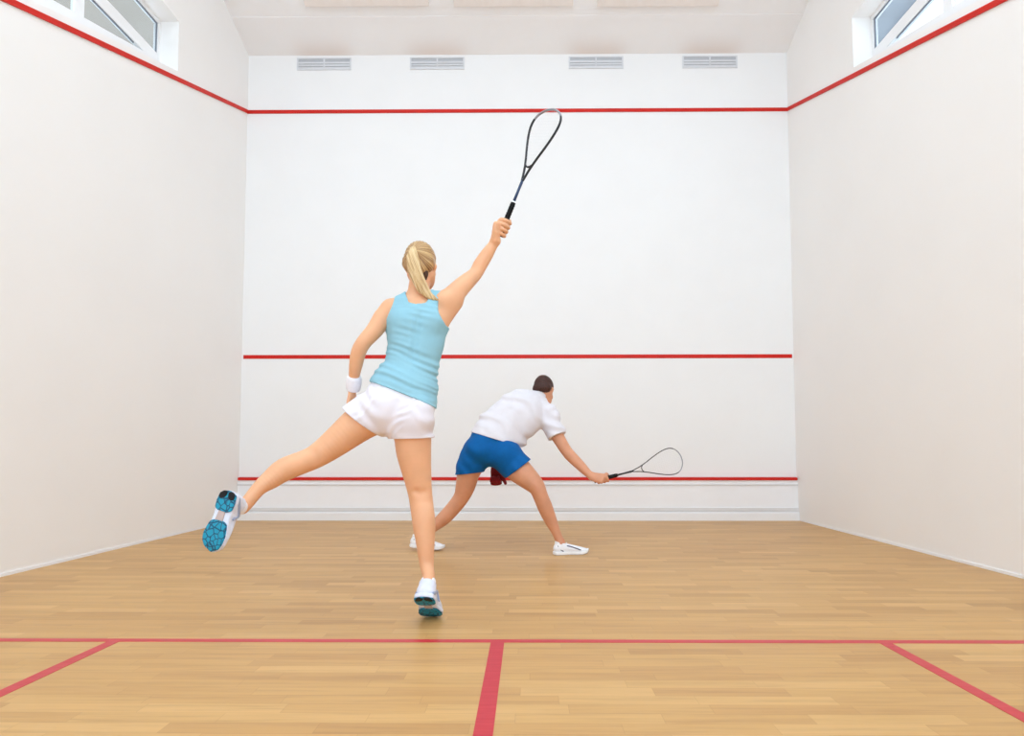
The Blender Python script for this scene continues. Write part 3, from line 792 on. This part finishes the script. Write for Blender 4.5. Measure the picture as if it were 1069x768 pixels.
def eyes(parent, base, c, f, u, z):
    f = nrm(f); u = nrm(np.array(u)-f*np.dot(u, f)); r = np.cross(f, u)
    for e in (-1, 1):
        bm = bmesh.new(); bmesh.ops.create_uvsphere(bm, u_segments=12, v_segments=8, radius=.0105*z)
        p = c+(r*e*.031+f*.0790-u*.006)*z-base
        bmesh.ops.translate(bm, verts=bm.verts, vec=Vector(p)); eo = from_bm('eye', bm, M['eye'], parent, True)
        bm = bmesh.new(); bmesh.ops.create_uvsphere(bm, u_segments=12, v_segments=8, radius=.0052*z)
        bmesh.ops.translate(bm, verts=bm.verts, vec=Vector(p+f*.0062*z)); from_bm('iris', bm, M['iris'], eo, True)
        bm = bmesh.new(); q = c-base
        tube(bm, [q+(r*e*.018+f*.0865+u*.016)*z, q+(r*e*.030+f*.0855+u*.0195)*z, q+(r*e*.044+f*.0765+u*.016)*z], (.0016*z, .003*z), 8, flat=f)
        from_bm('eyebrow', bm, M['brow'], parent, True)
eyes(woman, wb, WHC, wf, wu, .97)

# hair
PR = at(431.5, 261, 2.865)
M['blonde_d'] = strand_mat('dark_blonde_hair', [(.3, lin((112, 76, 48))), (.5, lin((178, 138, 90))), (.7, lin((224, 192, 140)))], PR-wb, 12.)
M['nape'] = hair_mat('shaded_nape_hair', [(.3, lin((46, 28, 22))), (.7, lin((96, 62, 40)))], 150, (1, 1, .2))  # naturally darker lower hair, deepened by nape shade put into the colour
f_ = nrm(wf); u_ = nrm(wu-f_*np.dot(wu, f_)); r_ = np.cross(f_, u_)
HL = lambda a, b, d: WHC+(r_*a+f_*b+u_*d)*.985
H_ = Field(WHC-.17, WHC+.17, .0035)
H_.ell(HL(0, -.014, .030), A(.0785, .096, .091)*.985, .01, [r_, f_, u_])
H_.chain([(HL(-.05, -.05, .0), .03), (HL(0, -.075, -.035), .028), (HL(.05, -.05, .0), .03)], .03, step=.015)
H_.ell(HL(0, .115, -.045), A(.085, .075, .085)*.94, .012, [r_, f_, u_], op='s')       # face opening
for e in (-1, 1): H_.ell(HL(e*.085, .005, -.035), A(.035, .035, .04)*.94, .01, [r_, f_, u_], op='s')
H_.cut(HL(0, -.05, -.062), -u_+f_*.2, .01)
H_.displace(lambda X, Y, Z: .0012*np.sin(X*420+Z*160+2*np.sin(Z*60)))
whair = H_.mesh('hair', M['blonde_d'], woman, wb, 1)
H_ = Field(WHC-A(.2, .2, .26), WHC+A(.2, .2, .2), .0033)
H_.chain([(at(433, 260, 2.885), .018), (at(431, 262, 2.86), .022, .018), (at(430.5, 269, 2.850), .029, .020), (at(432, 279, 2.848), .032, .021), (at(436, 290, 2.852), .033, .020), (at(441, 300, 2.858), .029, .017), (at(447.5, 307.5, 2.862), .020, .012), (at(453.5, 311.5, 2.865), .010, .007), (at(458.5, 313, 2.868), .003, .003)], .01, A(1, 0, .35), step=.012)
H_.displace(lambda X, Y, Z: .0017*np.sin((X+.35*Z)*360+1.5*np.sin(Z*28)))
H_.mesh('ponytail', M['blonde'], whair, wb, 1)
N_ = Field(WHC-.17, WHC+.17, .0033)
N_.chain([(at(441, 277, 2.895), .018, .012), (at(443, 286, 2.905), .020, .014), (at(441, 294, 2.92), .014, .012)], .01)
N_.mesh('shaded_nape_hair', M['nape'], whair, wb, 1)
bm = bmesh.new(); ring = [PR+A(.021*math.cos(t), .012+.010*math.sin(t)*.3, .021*math.sin(t)*.75) for t in np.linspace(0, 2*math.pi, 24, endpoint=False)]
tube(bm, [p-wb for p in ring], .0045, 8, True, A(0, 1, 0)); from_bm('hair_tie', bm, M['blonde_d'], whair, True)

# tank top
T_ = Field(lo, hi, HX); T_ = Field((-.75, 2.66, .95), (-.1, 3.12, 1.72), .004)
w_torso(T_, .009, .03); w_neck(T_, .0075)
T_.chain([(at(409, 326, 2.92), .05), (at(414, 336, 2.92), .06)], .03); T_.chain([(at(460, 324, 2.93), .05), (at(457, 338, 2.93), .06)], .03)
T_.chain([(at(418, 425, 2.88), .156, .118, R2(21)), (at(424, 400, 2.89), .148, .108, R2(22))], .03)
T_.ell(at(402, 426, 2.825), A(.104, .092, .098), .03); T_.ell(at(431, 433, 2.825), A(.10, .09, .10), .03)
T_.chain([(at(417, 424, 2.88), .170, .132, R2(21)), (at(421, 406, 2.89), .160, .118, R2(22))], .03)
hemp, hemd = at(418, 411.5, 2.88), nrm(at(452, 424, 2.88)-at(386, 397.5, 2.88))
hn = np.cross(hemd, A(0, 1, 0)); hn = hn*np.sign(-hn[2]); hn = nrm(hn+A(0, -.05, 0))
def folds_tank(X, Y, Z):
    # creases run across the back, gathered at the waist
    q = Z+.28*(X+.42)+.02*np.sin(X*9+Z*14)
    g = np.exp(-((q-1.17)/.14)**2)
    return .0014*np.sin(q*210+2.2*np.sin(X*14+q*9))*np.clip(np.sin(X*18-q*16), 0, 1)+.0042*g*np.sin(q*150+1.7*np.sin(X*16+1))*np.clip(.6+.6*np.sin(X*13+q*25), 0, 1)+.0018*np.sin(q*62+2*np.sin(X*11))
T_.displace(folds_tank)
T_.cut(hemp, hn, .003)
# openings for the arms and neck
T_.chain([(LSH+A(-.14, 0, .05), .13, .14), (LSH+A(-.05, 0, .01), .10, .13), (LSH+A(-.004, 0, -.004), .072, .10)], .006, (0, 0, 1), op='s', step=.01, caps=.35)
T_.chain([(RSH+A(.15, 0, .03), .15, .15), (RSH+A(.055, .0, -.02), .125, .14), (RSH+A(.003, 0, -.022), .085, .11)], .006, (0, 0, 1), op='s', step=.01, caps=.35)
T_.chain([(at(436, 314, 2.86), .048, .03), (at(436.5, 306, 2.90), .060, .07), (at(438, 296, 2.94), .072, .11)], .004, (1, 0, 0), op='s', step=.01)
T_.mesh('tank_top', M['tank'], woman, wb, 1)

# shorts
S_ = Field((-.86, 2.66, .70), (-.22, 3.12, 1.14), .004)
w_torso(S_, .008); S_.chain(RLEG, .04, (1, 0, 0), off=.008); S_.chain(LLEG, .04, A(.55, 0, -.8), off=.008)
S_.ell(at(402, 427, 2.83), A(.088, .075, .08), .04, off=.01); S_.ell(at(430, 436, 2.83), A(.082, .072, .082), .04, off=.01)
S_.chain([(at(413, 441, 2.88), .125, .105, R2(14)), (at(417, 424, 2.88), .156, .118, R2(21)), (at(421, 406, 2.89), .150, .108, R2(22)), (at(425, 396, 2.89), .14, .10, R2(20))], .03, step=.015, caps=.6)
S_.chain([(at(428, 436, 2.885), .100, .108), (at(430, 455, 2.885), .096, .102), (at(430.5, 478, 2.885), .095, .103)], .03, (1, 0, 0))
S_.chain([(at(402, 426, 2.88), .105, .11), (at(388, 432, 2.875), .103, .108), (at(372, 442, 2.865), .101, .105), (at(352, 456, 2.85), .10, .103)], .03, A(.55, 0, -.8))
S_.ell(at(402, 426, 2.825), A(.094, .078, .086), .03); S_.ell(at(431, 433, 2.825), A(.09, .076, .088), .03)
S_.chain([(at(414, 420, 2.735), .008), (at(409, 437, 2.73), .014), (at(404, 452, 2.745), .020)], .03, op='s')
rn = A(0.02, .05, -1); S_R = at(430, 457.3, 2.885)
lnn = nrm(at(374, 439, 2.86)-at(402, 426, 2.88)); a_, b_ = at(359, 425.5, 2.865), at(394, 453, 2.865)
ld = nrm(b_-a_); ln_ = np.cross(ld, A(0, 1, 0)); ln_ = nrm(ln_*np.sign(np.dot(ln_, lnn)))
S_.displace(lambda X, Y, Z: .0022*np.sin((Z*1.3-X*.9)*110+2.5*np.sin(X*24+Z*18))*np.clip(np.sin(X*31-Z*23), 0, 1)+.0030*np.sin((Z*1.0+X*.5)*75+2*np.sin(X*30))*np.clip(.5+np.sin(X*22+Z*9), 0, 1))
# left leg hem cuts only the left leg; right leg hem only the right
X, Y, Z = S_.axes(np.zeros(3, int), S_.n)
dl = (X-a_[0])*ln_[0]+(Y-a_[1])*ln_[1]+(Z-a_[2])*ln_[2]
dr = (X-S_R[0])*nrm(rn)[0]+(Y-S_R[1])*nrm(rn)[1]+(Z-S_R[2])*nrm(rn)[2]
mid = at(403.5, 450, 2.88)[0]
wgt = X+0*Z > mid
cutv = np.where(wgt, dr, np.maximum(dl, dr+0.0))
S_.F = np.maximum(S_.F, cutv).astype(np.float32)
S_.cut(hemp+A(0, 0, .004), -hn, .002)
S_.mesh('shorts', M['shorts_w'], woman, wb, 1)

# wristband, socks, shoes
def band(name, parent, base, a, b, r0, r1, mat, puff=.004):
    Fb = Field(np.minimum(a, b)-.08, np.maximum(a, b)+.08, .0035)
    d = nrm(b-a); L = np.linalg.norm(b-a)
    Fb.chain([(a-d*.02, r0, r0), (a, r0, r0), ((a+b)/2, (r0+r1)/2+puff, (r0+r1)/2+puff), (b, r1, r1), (b+d*.02, r1, r1)], 0, step=.01)
    Fb.cut(a, -d, .008); Fb.cut(b, d, .008)
    return Fb.mesh(name, mat, parent, base, 1)
band('wristband', woman, wb, at(370, 392.5, 2.91), at(368.7, 407, 2.95), .034, .034, M['towel'])
shoe(woman, wb, RS_H, RS_T, RUP, 'w', 1.26)
shoe(woman, wb, LS_H, LS_T, LUP, 'w', 1.24, mirror=-1)
band('sock', woman, wb, ankle(RS_H, RS_T, RUP, .058, .122), ankle(RS_H, RS_T, RUP, .056, .085), .033, .036, M['towel'], .001)
band('sock', woman, wb, ankle(LS_H, LS_T, LUP, .058, .126), ankle(LS_H, LS_T, LUP, .056, .085), .033, .036, M['towel'], .001)
racket('black squash racket with silver tip raised high by the person in the aqua tank top', WB, WT_, A(.78, -.58, .2), (M['frame_k'], M['frame_g'], M['frame_n']))

# ================================================================ THE MAN
mb = at(520, 580, 4.68); mb[2] = 0
man = thing('person', 'person in a white polo shirt and blue shorts lunging low with a racket', 'person', tuple(mb))
lo, hi = (-.95, 4.22, .0), (.95, 5.35, 1.50)
MS = 38
def m_torso(F, off=0.):
    F.chain([(at(511, 476, 4.72), .140, .115, R2(18)), (at(513, 464, 4.73), .168, .125, R2(24)), (at(519, 452, 4.77), .165, .118, R2(32)), (at(529, 442, 4.82), .162, .115, R2(38)),
             (at(540, 433, 4.87), .172, .125, R2(38)), (at(549, 427, 4.91), .168, .118, R2(34)), (at(556, 423, 4.94), .135, .09, R2(30))], .03, off=off, step=.02, caps=.6)
MLS, MRS = at(538, 422, 4.98), at(572, 432, 4.93)
def m_neck(F, off=0.):
    F.chain([(at(555, 424, 4.94), .07, .065), (at(561, 416, 4.97), .062, .06), (at(566, 409, 4.99), .058, .06)], .03, off=off)
    F.chain([(at(559, 420, 4.96), .05), (MLS, .06)], .03, off=off); F.chain([(at(560, 421, 4.95), .05), (MRS, .062)], .03, off=off)
MRARM = [(MRS, .060), (at(575, 441, 4.91), .060), (at(583, 457, 4.87), .052), (at(591, 470, 4.83), .046), (at(596, 476, 4.81), .046), (at(606, 486, 4.76), .040), (at(614, 494, 4.71), .031), (at(619, 497.5, 4.69), .029, .024)]
MLARM = [(MLS, .060), (at(533, 436, 5.06), .058), (at(527, 455, 5.12), .048), (at(521, 473, 5.06), .042), (at(518, 488, 4.98), .032), (at(517.5, 492, 4.96), .029, .024)]
MRLEG = [(at(527, 474, 4.73), .115, .12), (at(535, 484, 4.70), .108, .11), (at(542, 491, 4.67), .100, .105), (at(552, 500, 4.63), .083, .09), (at(560, 508, 4.60), .066, .072), (at(564, 517, 4.60), .058, .066),
         (at(568.5, 528, 4.61), .058, .066), (at(574, 541, 4.62), .050, .056), (at(580, 554, 4.62), .036, .042), (at(583, 561, 4.62), .033, .04), (at(585, 566, 4.62), .033, .045)]
MLLEG = [(at(499, 472, 4.74), .110, .12), (at(493, 484, 4.75), .100, .11), (at(489, 494, 4.76), .089, .098), (at(486, 507, 4.78), .078, .084), (at(482, 518, 4.80), .064, .07), (at(475, 528, 4.81), .059, .066),
         (at(464, 540, 4.82), .056, .062), (at(452, 550, 4.82), .043, .048), (at(442, 558, 4.81), .034, .038), (at(437, 563, 4.80), .033, .042)]
MR_H, MR_T = at(578, 580, 4.60), at(615, 578.5, 4.65)
MR_H[2] = MR_T[2] = 0.0
ML_H, ML_T = at(428, 577, 4.78), at(464, 578, 4.80); ML_H[2] = .03; ML_T[2] = .004
def setz(p, z): q = p.copy(); q[2] = z; return q
F = Field(lo, hi, .005)
m_torso(F); m_neck(F)
F.chain(MRARM, .03); F.chain(MLARM, .03); F.chain(MRLEG, .04, A(.8, 0, .6)); F.chain(MLLEG, .04, (1, 0, .2))
F.ell(at(501, 469, 4.66), A(.10, .085, .10), .04); F.ell(at(526, 475, 4.66), A(.10, .085, .10), .04)
foot(F, MR_H, MR_T, A(0, 0, 1)); foot(F, ML_H, ML_T, A(0, 0, 1))
MHC = at(567.8, 407.5, 5.0)
mf, mu = A(.30, .80, -.50), A(.10, .52, .85)
head(F, MHC, mf, mu, 1.03, True)
MB_, MT_ = at(620, 502, 4.69), at(711.5, 478.5, 4.64)
mx = nrm(MT_-MB_); mbk = nrm(A(-.2, -.9, -.02))
hand_grip(F, at(618, 497, 4.69), MB_, mx, mbk, 1.26, .030)
hand_relaxed(F, at(517.5, 492, 4.965), A(.05, -.1, -1), A(-.2, -1, 0), A(1, -.1, 0), 1.15, (1.25, 1.5, 1.0))
F.mesh('body', M['skin_m'], man, mb, 1)
del F
eyes(man, mb, MHC, mf, mu, 1.03)
# dark red outer shell over the left hand
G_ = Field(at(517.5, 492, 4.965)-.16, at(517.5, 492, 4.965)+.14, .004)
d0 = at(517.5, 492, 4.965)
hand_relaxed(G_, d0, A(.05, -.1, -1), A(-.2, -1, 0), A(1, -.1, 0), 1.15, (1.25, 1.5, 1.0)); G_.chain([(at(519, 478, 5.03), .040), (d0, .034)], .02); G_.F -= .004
G_.mesh('hand_shell', M['hand_shell'], man, mb, 1)
# hair
f_ = nrm(mf); u_ = nrm(mu-f_*np.dot(mu, f_)); r_ = np.cross(f_, u_)
HL = lambda a, b, d: MHC+(r_*a+f_*b+u_*d)*1.04
H_ = Field(MHC-.17, MHC+.17, .0035)
H_.ell(HL(0, -.014, .030), A(.0785, .097, .091)*1.04, .01, [r_, f_, u_])
H_.chain([(HL(-.045, -.06, -.02), .03), (HL(0, -.08, -.03), .028), (HL(.045, -.06, -.02), .03)], .03, step=.015)
H_.ell(HL(0, .115, -.03), A(.088, .085, .10), .012, [r_, f_, u_], op='s')
for e in (-1, 1): H_.ell(HL(e*.088, -.005, -.04), A(.034, .032, .045), .01, [r_, f_, u_], op='s')
H_.cut(HL(0, -.05, -.06), -u_+f_*.2, .01)
H_.displace(lambda X, Y, Z: .0012*np.sin(X*500)*np.sin(Z*430+Y*390))
mhair = H_.mesh('hair', M['brown'], man, mb, 1)
M['crown'] = hair_mat('thin_crown_hair', [(.3, lin((70, 36, 28))), (.7, lin((128, 76, 58)))], 160, (1, 1, .3), .55)
H_ = Field(MHC-.17, MHC+.17, .003)
H_.ell(HL(0, -.014, .030), A(.0800, .0985, .0925)*1.04, .01, [r_, f_, u_])
K_ = Field(MHC-.17, MHC+.17, .003); K_.ell(HL(0, -.075, .100), A(.034, .045, .042), .01, [r_, f_, u_]); H_.F = np.maximum(H_.F, K_.F)
o = H_.mesh('thinning_crown', M['crown'], mhair, mb, 1)

# polo shirt
T_ = Field((-.52, 4.45, .55), (.75, 5.30, 1.35), .0048)
m_torso(T_, .022); m_neck(T_, .012)
T_.chain([(at(519, 453, 4.78), .185, .14, R2(28)), (at(531, 443, 4.83), .185, .14, R2(36)), (at(546, 432, 4.90), .175, .135, R2(34))], .04, caps=.6)
T_.chain([(MRS, .078), (at(575.5, 441, 4.91), .086), (at(581.5, 455, 4.87), .080), (at(588, 466, 4.85), .080)], .05, (1, 0, 0))
T_.chain([(MLS, .076), (at(534, 434, 5.06), .08), (at(530, 446, 5.10), .082)], .05)
T_.chain([(at(550, 440, 4.90), .09), (at(538, 455, 4.83), .10)], .05)
dh = nrm(at(539.5, 464.5, 4.74)-at(488, 449, 4.74)); nh = np.cross(dh, A(0, 1, 0)); nh *= np.sign(-nh[2])
hp = at(514, 457.5, 4.73)
ad = nrm(at(588, 466, 4.85)-at(575, 441, 4.91)); ap_ = at(582.2, 455.2, 4.87)
ad2 = nrm(at(530, 446, 5.10)-MLS); ap2 = at(531.5, 444, 5.09)
T_.displace(lambda X, Y, Z: .004*np.sin((X*.9-Z*.6)*60+2*np.sin(Z*19))*np.clip(np.sin(X*17+Z*11+2), 0, 1)+.009*np.sin((X*.75+Z*1.1)*38+2.2*np.sin(X*9-Z*13))*np.clip(.5+.7*np.sin(X*12+Z*21+1), 0, 1))
X, Y, Z = T_.axes(np.zeros(3, int), T_.n)
pl = lambda p, n: (X-p[0])*n[0]+(Y-p[1])*n[1]+(Z-p[2])*n[2]
body_cut = np.minimum(np.maximum(pl(hp, nh), -9), 9)
arm1 = pl(ap_, nrm(ad*1.0+A(-.02, 0, -.12)))
near1 = (X > at(573, 440, 4.9)[0])
T_.F = np.where(near1, np.maximum(T_.F, arm1), T_.F).astype(np.float32)
near2 = (Y > 5.03) & (Z < 1.05)
T_.F = np.where(near2, np.maximum(T_.F, pl(ap2, ad2)), T_.F).astype(np.float32)
T_.F = np.maximum(T_.F, body_cut).astype(np.float32)
T_.chain([(at(562, 415.5, 4.975), .064, .062), (at(568, 406, 5.0), .08, .085)], .004, op='s')
polo = T_.mesh('polo_shirt', M['polo'], man, mb, 1)
Cc = Field(at(562, 415, 4.97)-.14, at(562, 415, 4.97)+.14, .0035)
ca, cb = at(559, 418.5, 4.96), at(563.5, 411.5, 4.985)
cd = nrm(cb-ca)
Cc.chain([(ca-cd*.02, .082, .078), (ca, .078, .075), (cb, .072, .07), (cb+cd*.03, .07, .068)], 0, step=.01)
Cc.chain([(ca-cd*.05, .072, .068), (cb+cd*.05, .064, .062)], .003, op='s')
Cc.cut(ca, -cd, .004); Cc.cut(cb, cd, .004)
Cc.mesh('collar', M['polo'], polo, mb, 1)

# blue shorts
S_ = Field((-.62, 4.45, .35), (.45, 5.05, 1.0), .0048)
S_.chain(MRLEG, .04, A(.8, 0, .6), off=.010); S_.chain(MLLEG, .04, (1, 0, .2), off=.010)
S_.chain([(at(511, 477, 4.72), .150, .125, R2(18)), (at(513, 465, 4.73), .180, .137, R2(22)), (at(518, 453, 4.77), .178, .13, R2(26))], .03, step=.02, caps=.6)
S_.chain([(at(527, 474, 4.73), .125, .13), (at(536, 484, 4.70), .116, .120), (at(544, 491, 4.67), .109, .115), (at(553, 500, 4.63), .104, .11)], .03, A(.8, 0, .6))
S_.chain([(at(499, 472, 4.74), .118, .13), (at(492, 484, 4.75), .106, .12), (at(489.5, 496, 4.76), .103, .115), (at(487, 508, 4.77), .103, .115)], .03, (1, 0, .2))
S_.ell(at(501, 469, 4.655), A(.108, .092, .105), .03); S_.ell(at(527, 475, 4.655), A(.108, .092, .105), .03)
S_.chain([(at(514, 458, 4.555), .006), (at(510, 474, 4.55), .008), (at(506, 485, 4.57), .012)], .04, op='s')
S_.displace(lambda X, Y, Z: .004*np.sin((X*.5+Z)*48+2*np.sin(X*17))*np.clip(.4+np.sin(X*14-Z*9), 0, 1))
X, Y, Z = S_.axes(np.zeros(3, int), S_.n)
a_, b_ = at(477, 495.3, 4.76), at(501, 492.8, 4.76); n1 = np.cross(nrm(b_-a_), A(0, 1, 0)); n1 *= np.sign(-n1[2])
a2, b2 = at(530, 497.5, 4.67), at(552, 481, 4.67); n2 = np.cross(nrm(b2-a2), A(0, 1, 0)); n2 *= np.sign(n2[0])
md_ = at(510, 480, 4.74)[0]
S_.F = np.where(X < md_, np.maximum(S_.F, pl(a_, n1)), np.maximum(S_.F, pl(a2, n2))).astype(np.float32)
S_.cut(hp-nh*.035, -nh, .004)
S_.mesh('shorts', M['blue'], man, mb, 1)
shoe(man, mb, MR_H, MR_T, A(0, 0, 1), 'm')
shoe(man, mb, ML_H, ML_T, A(0, 0, 1), 'm')
racket('grey squash racket held low in the outstretched hand of the person in blue shorts', MB_, MT_, A(.3, .1, 1), (M['frame_k'], M['frame_g'], M['frame_k']), .0038, 'frame_k')

# ---------------------------------------------------------------- light
def area(name, loc, rot, sx, sy, power, col=(1, 1, 1)):
    l = bpy.data.lights.new(name, 'AREA'); l.shape = 'RECTANGLE'; l.size = sx; l.size_y = sy; l.energy = power; l.color = col
    o = bpy.data.objects.new(name, l); C.objects.link(o); o.location = loc; o.rotation_euler = rot; return o
tilt = -math.atan(CSL)
for y in (-1.8, .5, 2.8):
    for x in (-1.6, 1.6):
        area('unseen_ceiling_fill', (x, y, zc(y)-.08), (tilt, 0, 0), 1.3, .6, 32, (.80, .925, 1))  # unseen area lights added under the ceiling to brighten the court, no fixtures
w = bpy.data.worlds.new('world'); SC.world = w; w.use_nodes = True
bg = w.node_tree.nodes['Background']; bg.inputs[0].default_value = (.78, .91, 1.03, 1); bg.inputs[1].default_value = 2.19
SC.view_settings.view_transform = 'Standard'; SC.view_settings.look = 'None'
SC.view_settings.gamma = 1; SC.view_settings.use_curve_mapping = False
SC.view_settings.exposure = 0
SC.cycles.max_bounces = 10; SC.cycles.diffuse_bounces = 6
